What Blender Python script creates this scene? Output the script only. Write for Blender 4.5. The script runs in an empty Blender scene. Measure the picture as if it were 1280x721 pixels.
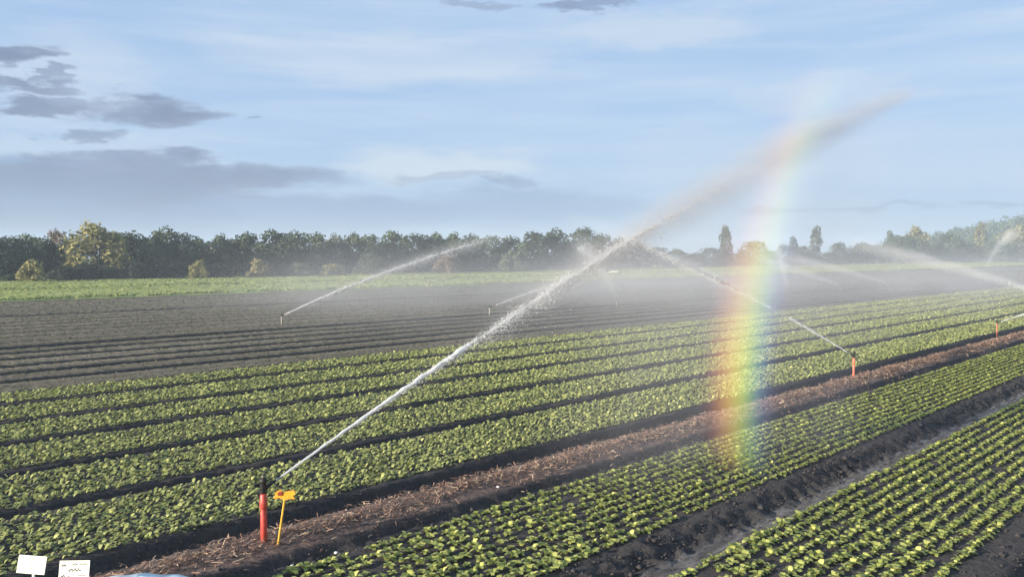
import bpy, bmesh, math, random
import numpy as np
from mathutils import Vector, Matrix
R = math.radians
rng = np.random.default_rng(7); random.seed(7)
C = bpy.context.scene.collection
sc = bpy.context.scene

# ------------------------------------------------------------------ camera
F, H = 1040.0, 3.4                     # focal length in photo pixels, eye height
PITCH = math.atan(39.5 / F)
cam_d = bpy.data.cameras.new('camera'); cam_d.sensor_width = 36; cam_d.lens = 36 * F / 1280
cam_d.clip_start = 0.05; cam_d.clip_end = 6000
cam = bpy.data.objects.new('camera', cam_d); C.objects.link(cam)
cam.location = (0, 0, H); cam.rotation_euler = (math.pi / 2 - PITCH, 0, 0)
sc.camera = cam

ROW = R(43.6)                          # azimuth of the crop rows
SA, CA = math.sin(ROW), math.cos(ROW)
def W(u, v, z=0.0): return Vector((u * SA - v * CA, u * CA + v * SA, z))
def UV(p): return p[0] * SA + p[1] * CA, -p[0] * CA + p[1] * SA
def ray(x, y):
    return Vector(((x - 640) / F, math.cos(PITCH) + (360.5 - y) / F * math.sin(PITCH), -math.sin(PITCH) + (360.5 - y) / F * math.cos(PITCH)))
def ground_at(x, y, z=0.0):
    r = ray(x, y); t = (z - H) / r.z
    return Vector((r.x * t, r.y * t, z))
def col_at(x, depth):                  # ground point along a photo column at a given distance
    return Vector(((x - 640) / F * depth, depth, 0))
def proj(P):
    P = np.asarray(P, float); dx, dy, dz = P[..., 0], P[..., 1], P[..., 2] - H
    c, s = math.cos(PITCH), math.sin(PITCH)
    D = dy * c - dz * s; U = dy * s + dz * c
    D = np.where(D < .01, .01, D)
    return 640 + F * dx / D, 360.5 - F * U / D, D

# ------------------------------------------------------------------ helpers
def tag(o, label=None, cat=None, group=None, kind=None):
    if label: o['label'] = label
    if cat: o['category'] = cat
    if group: o['group'] = group
    if kind: o['kind'] = kind
    return o
def link(name, me, mat=None, parent=None, loc=None):
    o = bpy.data.objects.new(name, me); C.objects.link(o)
    if mat is not None: me.materials.append(mat)
    if parent is not None: o.parent = parent
    if loc is not None: o.location = loc
    return o
def empty(name, loc=(0, 0, 0), rz=0):
    o = bpy.data.objects.new(name, None); C.objects.link(o); o.empty_display_size = .2
    o.location = loc; o.rotation_euler = (0, 0, rz); return o
def mesh_np(name, V, Fq, attr=None, smooth=False, nper=4):
    V = np.ascontiguousarray(V, np.float32).reshape(-1, 3); Fq = np.ascontiguousarray(Fq, np.int32).reshape(-1, nper)
    me = bpy.data.meshes.new(name)
    me.vertices.add(len(V)); me.vertices.foreach_set('co', V.ravel())
    me.loops.add(Fq.size); me.loops.foreach_set('vertex_index', Fq.ravel())
    me.polygons.add(len(Fq)); me.polygons.foreach_set('loop_start', np.arange(0, Fq.size, nper, dtype=np.int32))
    try: me.polygons.foreach_set('loop_total', np.full(len(Fq), nper, np.int32))
    except Exception: pass
    if smooth: me.polygons.foreach_set('use_smooth', np.ones(len(Fq), bool))
    me.update(calc_edges=True)
    if attr is not None:
        at = me.attributes.new('tint', 'FLOAT', 'POINT'); at.data.foreach_set('value', np.ascontiguousarray(attr, np.float32))
    return me
def mesh_py(name, V, Fs, smooth=False):
    me = bpy.data.meshes.new(name); me.from_pydata([tuple(v) for v in V], [], Fs)
    if smooth:
        for p in me.polygons: p.use_smooth = True
    me.update()
    b = bmesh.new(); b.from_mesh(me); bmesh.ops.recalc_face_normals(b, faces=b.faces); b.to_mesh(me); b.free(); return me
class MB:
    def __init__(s): s.V, s.F = [], []
    def add(s, V, Fs):
        n = len(s.V); s.V += [Vector(v) for v in V]; s.F += [tuple(i + n for i in f) for f in Fs]
    def box(s, c, size, M=None, bev=.0):
        x, y, z = [k / 2 for k in size]
        b = min(bev, x * .9, y * .9, z * .9)
        if b <= 0: b = min(x, y, z) * .12
        # chamfered box from three nested boxes of corner points
        pts = {}; V = []
        for sx in (-1, 1):
            for sy in (-1, 1):
                for sz in (-1, 1):
                    for k, q in enumerate(((sx * x, sy * (y - b), sz * (z - b)), (sx * (x - b), sy * y, sz * (z - b)), (sx * (x - b), sy * (y - b), sz * z))):
                        pts[(sx, sy, sz, k)] = len(V); V.append(Vector(q))
        g = lambda *a: pts[a]
        Fs = []
        for sgn in (-1, 1):
            Fs.append((g(sgn, -1, -1, 0), g(sgn, 1, -1, 0), g(sgn, 1, 1, 0), g(sgn, -1, 1, 0)))
            Fs.append((g(-1, sgn, -1, 1), g(1, sgn, -1, 1), g(1, sgn, 1, 1), g(-1, sgn, 1, 1)))
            Fs.append((g(-1, -1, sgn, 2), g(1, -1, sgn, 2), g(1, 1, sgn, 2), g(-1, 1, sgn, 2)))
        for s1 in (-1, 1):
            for s2 in (-1, 1):
                Fs.append((g(s1, s2, -1, 0), g(s1, s2, 1, 0), g(s1, s2, 1, 1), g(s1, s2, -1, 1)))
                Fs.append((g(s1, -1, s2, 0), g(s1, 1, s2, 0), g(s1, 1, s2, 2), g(s1, -1, s2, 2)))
                Fs.append((g(-1, s1, s2, 1), g(1, s1, s2, 1), g(1, s1, s2, 2), g(-1, s1, s2, 2)))
                for s3 in (-1, 1): Fs.append((g(s1, s2, s3, 0), g(s1, s2, s3, 1), g(s1, s2, s3, 2)))
        M = M or Matrix()
        s.add([M @ v + Vector(c) for v in V], Fs)
    def lathe(s, prof, n=16, M=None):   # prof: (r, z) list
        M = M or Matrix(); V = []; Fs = []
        for r, z in prof:
            for k in range(n):
                t = 2 * math.pi * k / n; V.append(M @ Vector((r * math.cos(t), r * math.sin(t), z)))
        for i in range(len(prof) - 1):
            for k in range(n):
                k2 = (k + 1) % n; Fs.append((i * n + k, i * n + k2, (i + 1) * n + k2, (i + 1) * n + k))
        Fs.append(tuple(range(n))[::-1]); Fs.append(tuple((len(prof) - 1) * n + k for k in range(n)))
        s.add(V, Fs)
    def tube(s, pts, rad, n=8):
        pts = [Vector(p) for p in pts]; V = []; Fs = []
        if not hasattr(rad, '__len__'): rad = [rad] * len(pts)
        for i, p in enumerate(pts):
            d = (pts[min(i + 1, len(pts) - 1)] - pts[max(i - 1, 0)]).normalized()
            a = d.cross(Vector((0, 0, 1)) if abs(d.z) < .9 else Vector((1, 0, 0))).normalized(); b = d.cross(a)
            for k in range(n):
                t = 2 * math.pi * k / n; V.append(p + (a * math.cos(t) + b * math.sin(t)) * rad[i])
        for i in range(len(pts) - 1):
            for k in range(n):
                k2 = (k + 1) % n; Fs.append((i * n + k, i * n + k2, (i + 1) * n + k2, (i + 1) * n + k))
        Fs.append(tuple(range(n))[::-1]); Fs.append(tuple((len(pts) - 1) * n + k for k in range(n)))
        s.add(V, Fs)
    def mesh(s, name, smooth=False): return mesh_py(name, s.V, s.F, smooth)
    def build(s, name, mat, parent=None, smooth=False, loc=None): return link(name, s.mesh(name, smooth), mat, parent, loc)

# ------------------------------------------------------------------ node helpers
class NT:
    def __init__(s, nt): s.nt = nt; nt.nodes.clear()
    def n(s, t, **kw):
        q = s.nt.nodes.new(t)
        for k, v in kw.items(): setattr(q, k, v)
        return q
    def put(s, sock, v):
        if isinstance(v, bpy.types.NodeSocket): s.nt.links.new(v, sock)
        elif v is not None:
            sock.default_value = v
    def m(s, op, a, b=None, c=None, clamp=False):
        q = s.n('ShaderNodeMath', operation=op); q.use_clamp = clamp
        s.put(q.inputs[0], a)
        if b is not None: s.put(q.inputs[1], b)
        if c is not None: s.put(q.inputs[2], c)
        return q.outputs[0]
    def mix(s, f, a, b):
        q = s.n('ShaderNodeMix', data_type='RGBA'); s.put(q.inputs[0], f)
        s.put(q.inputs[6], a if isinstance(a, bpy.types.NodeSocket) else (*a, 1)); s.put(q.inputs[7], b if isinstance(b, bpy.types.NodeSocket) else (*b, 1))
        return q.outputs[2]
    def noise(s, vec, scale, detail=3, rough=.5):
        q = s.n('ShaderNodeTexNoise'); s.put(q.inputs['Vector'], vec); q.inputs['Scale'].default_value = scale
        q.inputs['Detail'].default_value = detail; q.inputs['Roughness'].default_value = rough
        return q.outputs[0]
    def ramp(s, v, lo, hi, a=0., b=1., smooth=True):
        q = s.n('ShaderNodeMapRange'); q.interpolation_type = 'SMOOTHSTEP' if smooth else 'LINEAR'
        s.put(q.inputs[0], v)
        for k, x in zip((1, 2, 3, 4), (lo, hi, a, b)): s.put(q.inputs[k], x)
        return q.outputs[0]
    def vmul(s, v, xyz):
        q = s.n('ShaderNodeVectorMath', operation='MULTIPLY'); s.put(q.inputs[0], v); q.inputs[1].default_value = xyz
        return q.outputs[0]
def new_mat(name):
    m = bpy.data.materials.new(name); m.use_nodes = True
    return m, NT(m.node_tree)
def principled(t, col, rough=.8, bump=None, bd=.02, spec=.3, metal=0, trans=None):
    b = t.n('ShaderNodeBsdfPrincipled'); o = t.n('ShaderNodeOutputMaterial')
    t.put(b.inputs['Base Color'], col if isinstance(col, bpy.types.NodeSocket) else (*col, 1))
    t.put(b.inputs['Roughness'], rough); b.inputs['Specular IOR Level'].default_value = spec; b.inputs['Metallic'].default_value = metal
    if bump is not None:
        q = t.n('ShaderNodeBump'); q.inputs['Distance'].default_value = bd; t.put(q.inputs['Height'], bump); t.nt.links.new(q.outputs[0], b.inputs['Normal'])
    t.nt.links.new(b.outputs[0], o.inputs[0]); return b
def simple(name, col, rough=.6, var=.25, scale=12, metal=0, spec=.4, bump=.003):
    m, t = new_mat(name); tc = t.n('ShaderNodeTexCoord').outputs['Object']
    n = t.noise(tc, scale, 5, .65)
    c = t.mix(t.ramp(n, .3, .7), [k * (1 - var) for k in col], [min(1, k * (1 + var)) for k in col])
    principled(t, c, t.ramp(n, .2, .8, rough - .1, rough + .1), n, bump, spec, metal); return m
def leafy(name, stops, transl=.35, rough=.55, use_obj=False, spec=.35):
    m, t = new_mat(name)
    at = t.n('ShaderNodeAttribute'); at.attribute_name = 'tint'; f = at.outputs['Fac']
    if use_obj:
        oi = t.n('ShaderNodeObjectInfo'); f = t.m('ADD', t.m('MULTIPLY', f, .7), t.m('MULTIPLY', oi.outputs['Random'], .3))
    cr = t.n('ShaderNodeValToRGB'); el = cr.color_ramp.elements
    while len(el) < len(stops): el.new(.5)
    for e, (p, c) in zip(el, stops): e.position = p; e.color = (*c, 1)
    t.put(cr.inputs[0], f); col = cr.outputs[0]
    b = t.n('ShaderNodeBsdfPrincipled'); t.put(b.inputs['Base Color'], col); b.inputs['Roughness'].default_value = rough; b.inputs['Specular IOR Level'].default_value = spec
    tr = t.n('ShaderNodeBsdfTranslucent'); t.put(tr.inputs[0], col)
    mx = t.n('ShaderNodeMixShader'); mx.inputs[0].default_value = transl
    t.nt.links.new(b.outputs[0], mx.inputs[1]); t.nt.links.new(tr.outputs[0], mx.inputs[2])
    o = t.n('ShaderNodeOutputMaterial'); t.nt.links.new(mx.outputs[0], o.inputs[0]); return m

# ------------------------------------------------------------------ light
SUN_AZ, SUN_EL = R(57.5 + 180), R(13.0)     # azimuth clockwise from +Y
sun_dir = Vector((math.sin(SUN_AZ) * math.cos(SUN_EL), math.cos(SUN_AZ) * math.cos(SUN_EL), math.sin(SUN_EL)))
sd = bpy.data.lights.new('sun', 'SUN'); sd.energy = 5.0; sd.angle = R(.5); sd.color = (1, .88, .72)
so = bpy.data.objects.new('sun', sd); C.objects.link(so); so.rotation_euler = (-sun_dir).to_track_quat('-Z', 'Y').to_euler()

w = bpy.data.worlds.new('World'); sc.world = w; w.use_nodes = True
t = NT(w.node_tree)
sky = t.n('ShaderNodeTexSky', sky_type='NISHITA'); sky.sun_disc = False; sky.sun_elevation = SUN_EL; sky.sun_rotation = SUN_AZ
sky.air_density = 1.0; sky.dust_density = .6; sky.ozone_density = 1.5
D = t.n('ShaderNodeTexCoord').outputs['Generated']
sx = t.n('ShaderNodeSeparateXYZ'); t.put(sx.inputs[0], D)
az = t.m('ARCTAN2', sx.outputs[0], sx.outputs[1]); el = t.m('ARCSINE', sx.outputs[2])
cv = t.n('ShaderNodeCombineXYZ'); t.put(cv.inputs[0], az); t.put(cv.inputs[1], t.m('MULTIPLY', el, 3.2))
P2 = cv.outputs[0]
nz = t.n('ShaderNodeTexNoise'); t.put(nz.inputs['Vector'], P2); nz.inputs['Scale'].default_value = 8; nz.inputs['Detail'].default_value = 8; nz.inputs['Roughness'].default_value = .63
nA = nz.outputs[0]; sc3 = t.n('ShaderNodeSeparateColor'); t.put(sc3.inputs[0], nz.outputs[1])
dAz = t.m('ADD', az, t.m('MULTIPLY', t.m('SUBTRACT', sc3.outputs[0], .5), .24))
dEl = t.m('ADD', el, t.m('MULTIPLY', t.m('SUBTRACT', sc3.outputs[1], .5), .066))
def blob(px, py, rx, ry, amt, lo=-.1, hi=.75):
    r = ray(px, py).normalized(); a0 = math.atan2(r.x, r.y); e0 = math.asin(r.z)
    ra, re = rx / F * math.cos(a0) ** 2, ry / F
    q = t.m('ADD', t.m('POWER', t.m('MULTIPLY', t.m('SUBTRACT', dAz, a0), 1 / ra), 2.0), t.m('POWER', t.m('MULTIPLY', t.m('SUBTRACT', dEl, e0), 1 / re), 2.0))
    return t.m('MULTIPLY', t.ramp(t.m('SUBTRACT', 1.0, q), lo, hi), amt)
def vmax(L):
    a = L[0]
    for b in L[1:]: a = t.m('MAXIMUM', a, b)
    return a
# thin high cloud: broad streaks, whitening the blue
rot = t.n('ShaderNodeMapping'); t.put(rot.inputs[0], P2); rot.inputs['Rotation'].default_value = (0, 0, R(-22)); rot.inputs['Scale'].default_value = (1.2, 4.2, 1)
ci = t.noise(rot.outputs[0], 2.0, 4, .5)
rot2 = t.n('ShaderNodeMapping'); t.put(rot2.inputs[0], P2); rot2.inputs['Rotation'].default_value = (0, 0, R(38)); rot2.inputs['Scale'].default_value = (1, 3.6, 1)
ci2 = t.noise(rot2.outputs[0], 3.4, 5, .6)
cirrus = t.m('ADD', t.ramp(ci, .25, .78, .22, .6), t.ramp(ci2, .42, .78, 0, .4), clamp=True)
WHITE = (4.1, 5.0, 6.15); BLUE = (2.15, 3.6, 6.1); GREY = (1.4, 1.9, 2.95); LOW = (1.5, 2.3, 3.75)
base = t.mix(.8, sky.outputs[0], BLUE)
base = t.mix(cirrus, base, WHITE)
base = t.mix(t.ramp(el, .02, .16, .5, 0), base, (2.45, 3.6, 4.95))
white = vmax([blob(560, 205, 150, 28, .75, -.1, .9), blob(820, 40, 150, 26, .5, -.1, .9), blob(480, 75, 260, 34, .4, -.1, .9), blob(1050, 120, 160, 26, .4, -.1, .9), blob(90, 95, 140, 60, .35, 0, .9), blob(880, 200, 120, 70, .2, 0, .9), blob(120, 185, 200, 16, .3, 0, .9), blob(1180, 190, 220, 50, .25, 0, .9)])
base = t.mix(white, base, (4.7, 5.3, 5.9))
low = vmax([blob(80, 252, 360, 60, .95, -.1, .8), blob(380, 268, 360, 32, .7, 0, .9), blob(640, 262, 170, 34, .55, 0, .9)])
base = t.mix(low, base, LOW)
grey = vmax([blob(22, 68, 52, 15, 1), blob(30, 104, 58, 9, .9), blob(78, 97, 26, 7, .7), blob(70, 127, 70, 8, .9), blob(185, 138, 105, 20, 1), blob(120, 170, 48, 9, .7),
             blob(255, 214, 215, 19, .95), blob(120, 200, 100, 10, .8), blob(130, 230, 280, 26, .8), blob(60, 262, 260, 26, .35, -.1, .9), blob(325, 247, 55, 6, .6), blob(735, 11, 62, 9, .75), blob(560, 222, 70, 8, .35), blob(630, 230, 36, 7, .5), blob(318, 145, 6, 3, .6),
             blob(1050, 265, 140, 5, .45), blob(1230, 256, 60, 4, .4), blob(600, 3, 60, 7, .5)])
rose = t.ramp(t.noise(P2, 14, 3), .45, .65, 0, .35)
gcol = t.mix(rose, GREY, (2.1, 2.4, 3.3))
base = t.mix(t.m('MULTIPLY', grey, t.ramp(nA, .3, .55, .55, 1)), base, gcol)
bg = t.n('ShaderNodeBackground'); t.put(bg.inputs[0], base); bg.inputs[1].default_value = .056
wo = t.n('ShaderNodeOutputWorld'); t.nt.links.new(bg.outputs[0], wo.inputs[0])
w.cycles.sampling_method = 'MANUAL'; w.cycles.sample_map_resolution = 512

# ------------------------------------------------------------------ ground: one sheet in row coordinates (local X along rows, Y across)
def steps(a, b, d): return list(np.arange(a, b, d))
us = [-1200, -800, -500, -300, -180, -100, -60, -40, -28, -20, -15] + steps(-12, 26, .07); q = us[-1]; d = .07
while q < 1200:
    d *= 1.022; q += d; us.append(q)
vs = [-1200, -700, -400, -200, -100, -50, -25, -12, -6, -3, -1.5, -.5] + steps(0, 26, .045) + steps(26, 75, .11); q = vs[-1]; d = .11
while q < 1200:
    d *= 1.12; q += d; vs.append(q)
us, vs = np.array(us), np.array(vs)
FUR = []                                  # (centre, half flat, half total, depth) in metres
for c in (3.61, 4.294, 4.98, 5.62, 6.299): FUR.append((c * H, .07, .20, .17))
FUR.append((6.90 * H, .08, .22, .14))
for c in (7.55, 8.1, 8.62, 9.2, 9.75): FUR.append((c * H, .22, .46, .34))
FUR.append((10.35 * H, .38, .75, .32))
c = 11.0
while c < 20.4:
    FUR.append((c * H, .12, .34, .15)); c += .66
FUR.append((15.96 * H, .35, .8, .32))
FUR.append((2.815 * H, .17, .34, .19))      # between dense bed and straw strip
FUR.append((2.385 * H, .14, .27, .11))      # between straw strip and seedling bed
FUR.append((.52 * H, .22, .48, .23))        # wheel track in the corner
def hprof(v):
    h = np.zeros_like(v)
    for c, a, b, dp in FUR:
        x = np.clip((np.abs(v - c) - a) / (b - a), 0, 1); x = x * x * (3 - 2 * x)
        h = np.minimum(h, -dp * (1 - x))
    h = np.minimum(h, np.interp(v / H, [1.395, 1.425, 1.44, 1.535, 1.59, 1.63, 1.69], [0, -.09, -.13, -.145, -.10, -.02, 0]))     # wheel track
    h = h + .05 * np.exp(-((v - 2.59 * H) / .3) ** 2)
    return h
UU, VV = np.meshgrid(us, vs, indexing='ij')
wob = .035 * np.sin(UU * .9 + 1.3 * np.sin(VV * .7)) * (np.abs(UU) < 120)
Z = hprof(VV + wob)
near = np.clip(1 - (np.abs(UU) - 25) / 60, .15, 1) * (np.abs(UU) < 300) * (VV < 76) * (VV > -2)
bankiness = np.clip(-Z / .1, 0, 1)
flat_track = np.exp(-((VV - 1.485 * H) / .15) ** 2)
jit = rng.normal(0, 1, Z.shape)
sm = jit.copy()
sm[1:-1, 1:-1] = (jit[1:-1, 1:-1] * 2 + jit[:-2, 1:-1] + jit[2:, 1:-1] + jit[1:-1, :-2] + jit[1:-1, 2:]) / 3.2
Z = Z + sm * near * (.008 + .012 * bankiness + .008 * np.exp(-((VV - 1.63 * H) / .16) ** 2)) * (1 - .75 * flat_track)
idx = np.arange(UU.size).reshape(UU.shape)
Fq = np.stack([idx[:-1, :-1], idx[1:, :-1], idx[1:, 1:], idx[:-1, 1:]], -1)
gme = mesh_np('ground', np.stack([UU, VV, Z], -1), Fq, smooth=True)

m, t = new_mat('soil')
tc = t.n('ShaderNodeTexCoord').outputs['Object']
sp = t.n('ShaderNodeSeparateXYZ'); t.put(sp.inputs[0], tc); v_ = sp.outputs[1]
n1 = t.noise(tc, 1.1, 6, .6); n2 = t.noise(tc, 17, 6, .7); n3 = t.noise(tc, 60, 3, .6)
col = t.mix(t.ramp(n2, .3, .7), (.022, .021, .024), (.066, .058, .056))
col = t.mix(t.ramp(n1, .35, .7, 0, .6), col, (.062, .055, .05))
# the upper field has dried paler; its colour stays darker down in the furrows
pale_tops = t.m('MULTIPLY', t.m('MULTIPLY', t.ramp(v_, 6.6 * H, 7.1 * H), t.ramp(sp.outputs[2], -.075, -.015, 0, 1)), t.ramp(n2, .25, .75, .55, 1))
vo = t.n('ShaderNodeTexNoise'); sv = t.vmul(tc, (.05, 1.5, 1)); 
band = t.noise(sv, 1.0, 3, .6)
col = t.mix(pale_tops, col, t.mix(t.ramp(band, .35, .65), (.135, .115, .08), (.23, .195, .14)))
# straw strip is reddish brown
straw = t.m('MULTIPLY', t.m('MULTIPLY', t.ramp(v_, 2.44 * H, 2.50 * H), t.ramp(v_, 2.74 * H, 2.68 * H)), t.ramp(n2, .35, .6, .3, 1))
col = t.mix(straw, col, (.17, .115, .095))
# wet tyre track; sheen of the wet streaks is painted in as paler colour
tr = t.m('MULTIPLY', t.ramp(v_, 1.40 * H, 1.43 * H), t.ramp(v_, 1.56 * H, 1.53 * H))
streak = t.noise(t.vmul(tc, (1.4, 7, 1)), 1.6, 5, .65)
col = t.mix(t.m('MULTIPLY', tr, .8), col, t.mix(t.ramp(streak, .4, .62), (.075, .068, .065), (.17, .16, .155)))
wet = t.m('MULTIPLY', tr, t.ramp(streak, .55, .62))
rough = t.m('SUBTRACT', .95, t.m('MULTIPLY', wet, .62))
bh = t.m('ADD', t.m('MULTIPLY', n2, .7), t.m('MULTIPLY', n3, .3))
principled(t, col, rough, bh, .03, .25)
SOIL = m
g = link('ground', gme, m); g.rotation_euler = (0, 0, math.pi / 2 - ROW); tag(g, kind='structure')
g['label'] = 'dark ploughed soil in raised beds and furrows'
# matrix check: local X -> (SA, CA), local Y -> (-CA, SA)

def hz(v): return hprof(np.asarray(v, float))
def toW(u, v, z): return np.stack([u * SA - v * CA, u * CA + v * SA, z], -1)
def inview(u, v, mx=60, my=60):
    mx, my = mx + 260, my + 160              # margin so that a step to the side still sees planted beds
    x, y, Dp = proj(toW(u, v, np.zeros_like(u))); return (x > -mx) & (x < 1280 + mx) & (y < 721 + my) & (Dp > 1)

# ------------------------------------------------------------------ leaves
def leaves(P, size, yaw, tilt, wid, curl, tint):
    """bent leaf blades: 6 verts (2 quads) each, growing out of P along yaw, raised by tilt"""
    n = len(P); cy, sy = np.cos(yaw), np.sin(yaw); ct, st = np.cos(tilt), np.sin(tilt)
    d1 = np.stack([cy * ct, sy * ct, st], -1); t2 = tilt - curl
    d2 = np.stack([cy * np.cos(t2), sy * np.cos(t2), np.sin(t2)], -1)
    sd_ = np.stack([-sy, cy, np.zeros(n)], -1)
    L = size[:, None]; w_ = (size * wid)[:, None]
    up = np.array([0, 0, 1.]) * L * .12
    a = P; mid = P + d1 * L * .55; tip = mid + d2 * L * .5
    V = np.stack([a - sd_ * w_ * .22, a + sd_ * w_ * .22, mid + sd_ * w_ * .5 + up, mid - sd_ * w_ * .5 + up, tip + sd_ * w_ * .26, tip - sd_ * w_ * .26], 1)
    b = np.arange(n)[:, None] * 6
    Fq = np.concatenate([b + [0, 1, 2, 3], b + [3, 2, 4, 5]], 0)
    return V.reshape(-1, 3), Fq, np.repeat(tint, 6)

# dense leafy beds (ground cover: one mass)
beds = [(2.94, 3.515), (3.70, 4.205), (4.385, 4.885), (5.075, 5.53), (5.715, 6.205), (6.395, 6.815)]
PU, PV, PS = [], [], []
for v0, v1 in beds:
    v0, v1 = v0 * H, v1 * H
    u0 = -14.0
    while u0 < 190:
        du = 1.0 + max(0, u0) * .05
        dist = max(6.0, math.hypot(u0, v0)); s = .058 * (1 + max(0, dist - 16) * .021)
        cnt = int(du * (v1 - v0) * 1.2 / (s * s))
        PU.append(rng.uniform(u0, u0 + du, cnt)); PV.append(rng.uniform(v0 - .03, v1 + .03, cnt)); PS.append(np.full(cnt, s)); u0 += du
PU, PV, PS = map(np.concatenate, (PU, PV, PS))
k = inview(PU, PV); PU, PV, PS = PU[k], PV[k], PS[k]
n = len(PU); print('dense leaves', n)
patch = .5 + .5 * np.sin(PU * 1.9 + 2 * np.sin(PV * 2.7)) * np.sin(PV * 3.3 + 1.1 * np.sin(PU * .8))
z = rng.uniform(-.01, .03, n) + .012 * patch
tint = np.clip(rng.beta(2.2, 3.0, n) * .85 + patch * .12 + (rng.random(n) < .06) * .35, 0, 1)
V, Fq, A = leaves(toW(PU, PV, z), PS * rng.uniform(.7, 1.3, n), np.where(rng.random(n) < .72, rng.normal(R(32.5), .85, n), rng.uniform(0, 6.283, n)), rng.uniform(.1, 1.05, n), rng.uniform(.65, .95, n), rng.uniform(.1, .7, n), tint)   # most blades turned to the sun
LEAF_D = leafy('dense_leaf', [(0, (.12, .14, .045)), (.45, (.28, .31, .105)), (.8, (.43, .45, .155)), (1, (.60, .60, .23))], .32)
o = link('leafy_greens', mesh_np('leafy_greens', V, Fq, A), LEAF_D)
tag(o, 'dense low leafy green crop filling the raised beds left of the straw strip', 'crop', kind='stuff')

# seedling plants: rows on two beds to the right
def plant_leaves(u, v, sc_, nl, tintb):
    """leaf parameters for many plants at once"""
    n = len(u); U = np.repeat(u, nl); Vv = np.repeat(v, nl); S = np.repeat(sc_, nl); T = np.repeat(tintb, nl); m_ = n * nl
    yaw = np.tile(np.arange(nl) * 2.4, n) + rng.uniform(0, 6.283, n).repeat(nl) + rng.normal(0, .3, m_)
    return U, Vv, S, T, yaw, m_
PLANT = leafy('seedling_leaf', [(0, (.11, .14, .03)), (.4, (.26, .30, .075)), (.75, (.40, .43, .11)), (1, (.56, .57, .18))], .35)
rows = []
for (v0, v1, nr, key) in ((1.715, 2.285, 11, 'far'), (.80, 1.385, 11, 'corner')):
    for i in range(nr):
        vr = (v0 + (v1 - v0) * i / (nr - 1)) * H
        u = 0.0 if key == 'far' else 0.0
        uu = []
        x = -3.5
        while x < 170:
            dist = math.hypot(x, vr); x += (.15 if key == 'corner' else .165) * (1 + max(0, dist - 40) * .012) * random.uniform(.75, 1.3)
            if random.random() > .04: uu.append(x)
        uu = np.array(uu); rows.append((uu, vr + rng.normal(0, .011, len(uu)), key))
AU = np.concatenate([r[0] for r in rows]); AV = np.concatenate([r[1] for r in rows]); AK = np.concatenate([[r[2] == 'corner'] * len(r[0]) for r in rows])
k = inview(AU, AV, 30, 30); AU, AV, AK = AU[k], AV[k], AK[k]
px, py, dp = proj(toW(AU, AV, np.full(len(AU), .05)))
ins = (px > 0) & (px < 1280) & (py < 716)
order = np.argsort(np.where(ins, dp, 1e9))[:300]
single = np.zeros(len(AU), bool); single[order] = True
print('seedlings', len(AU))
def seedling_mesh(name, seed):
    r = np.random.default_rng(seed); nl = int(r.integers(7, 11)); ang = np.arange(nl) * 2.4 + r.normal(0, .35, nl)
    inner = np.linspace(0, 1, nl)
    P = np.stack([np.cos(ang) * .008, np.sin(ang) * .008, np.full(nl, .012) + inner * .01], -1)
    V, Fq, A = leaves(P, r.uniform(.056, .104, nl) * (1 - .25 * inner), ang, .45 + inner * .6 + r.normal(0, .12, nl), r.uniform(.55, .8, nl), r.uniform(.5, 1.1, nl), np.clip(.48 + .35 * inner + r.normal(0, .16, nl), 0, 1))
    return mesh_np(name, V, Fq, A, smooth=True)
variants = []
for s in range(10):
    me = seedling_mesh('lettuce_seedling', s); me.materials.append(PLANT); variants.append(me)
for j in order:
    o = bpy.data.objects.new('lettuce_seedling', random.choice(variants)); C.objects.link(o)
    o.location = W(AU[j], AV[j], float(hz(AV[j])) - .005); s = random.choice((.75, .9, 1, 1, 1.1, 1.25)); o.scale = (s, s, s * random.uniform(.85, 1.15)); o.rotation_euler = (random.uniform(-.1, .1), random.uniform(-.1, .1), random.uniform(0, 6.28))
    if AK[j]: tag(o, 'young yellow-green lettuce seedling in the near ends of the bottom right corner rows', 'seedling', 'lettuce seedlings in the bottom right corner bed')
    else: tag(o, 'young lettuce seedling in the near rows between straw strip and wheel track', 'seedling', 'lettuce seedlings in the bed beside the straw strip')
k = ~single; u, v, dist = AU[k], AV[k], dp[k]
sc_ = rng.uniform(.8, 1.3, len(u)) * (1 + np.clip(dist - 40, 0, 200) * .008)
U, Vv, S, T, yaw, mm = plant_leaves(u, v, sc_, 8, rng.beta(3, 3, len(u)))
inn = np.tile(np.linspace(0, 1, 8), len(u))
V, Fq, A = leaves(toW(U, Vv, .008 + inn * .012) + hz(Vv)[:, None] * np.array([0, 0, 1]), S * rng.uniform(.056, .098, mm) * (1 - .25 * inn), yaw, .4 + inn * .6 + rng.normal(0, .15, mm), rng.uniform(.55, .8, mm), rng.uniform(.5, 1.1, mm), np.clip(T * .5 + .2 + .3 * inn + rng.normal(0, .12, mm), 0, 1))
o = link('lettuce_rows', mesh_np('lettuce_rows', V, Fq, A, smooth=True), PLANT)
tag(o, 'long rows of young lettuce running away beside the wheel track', 'crop', kind='stuff')

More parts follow.
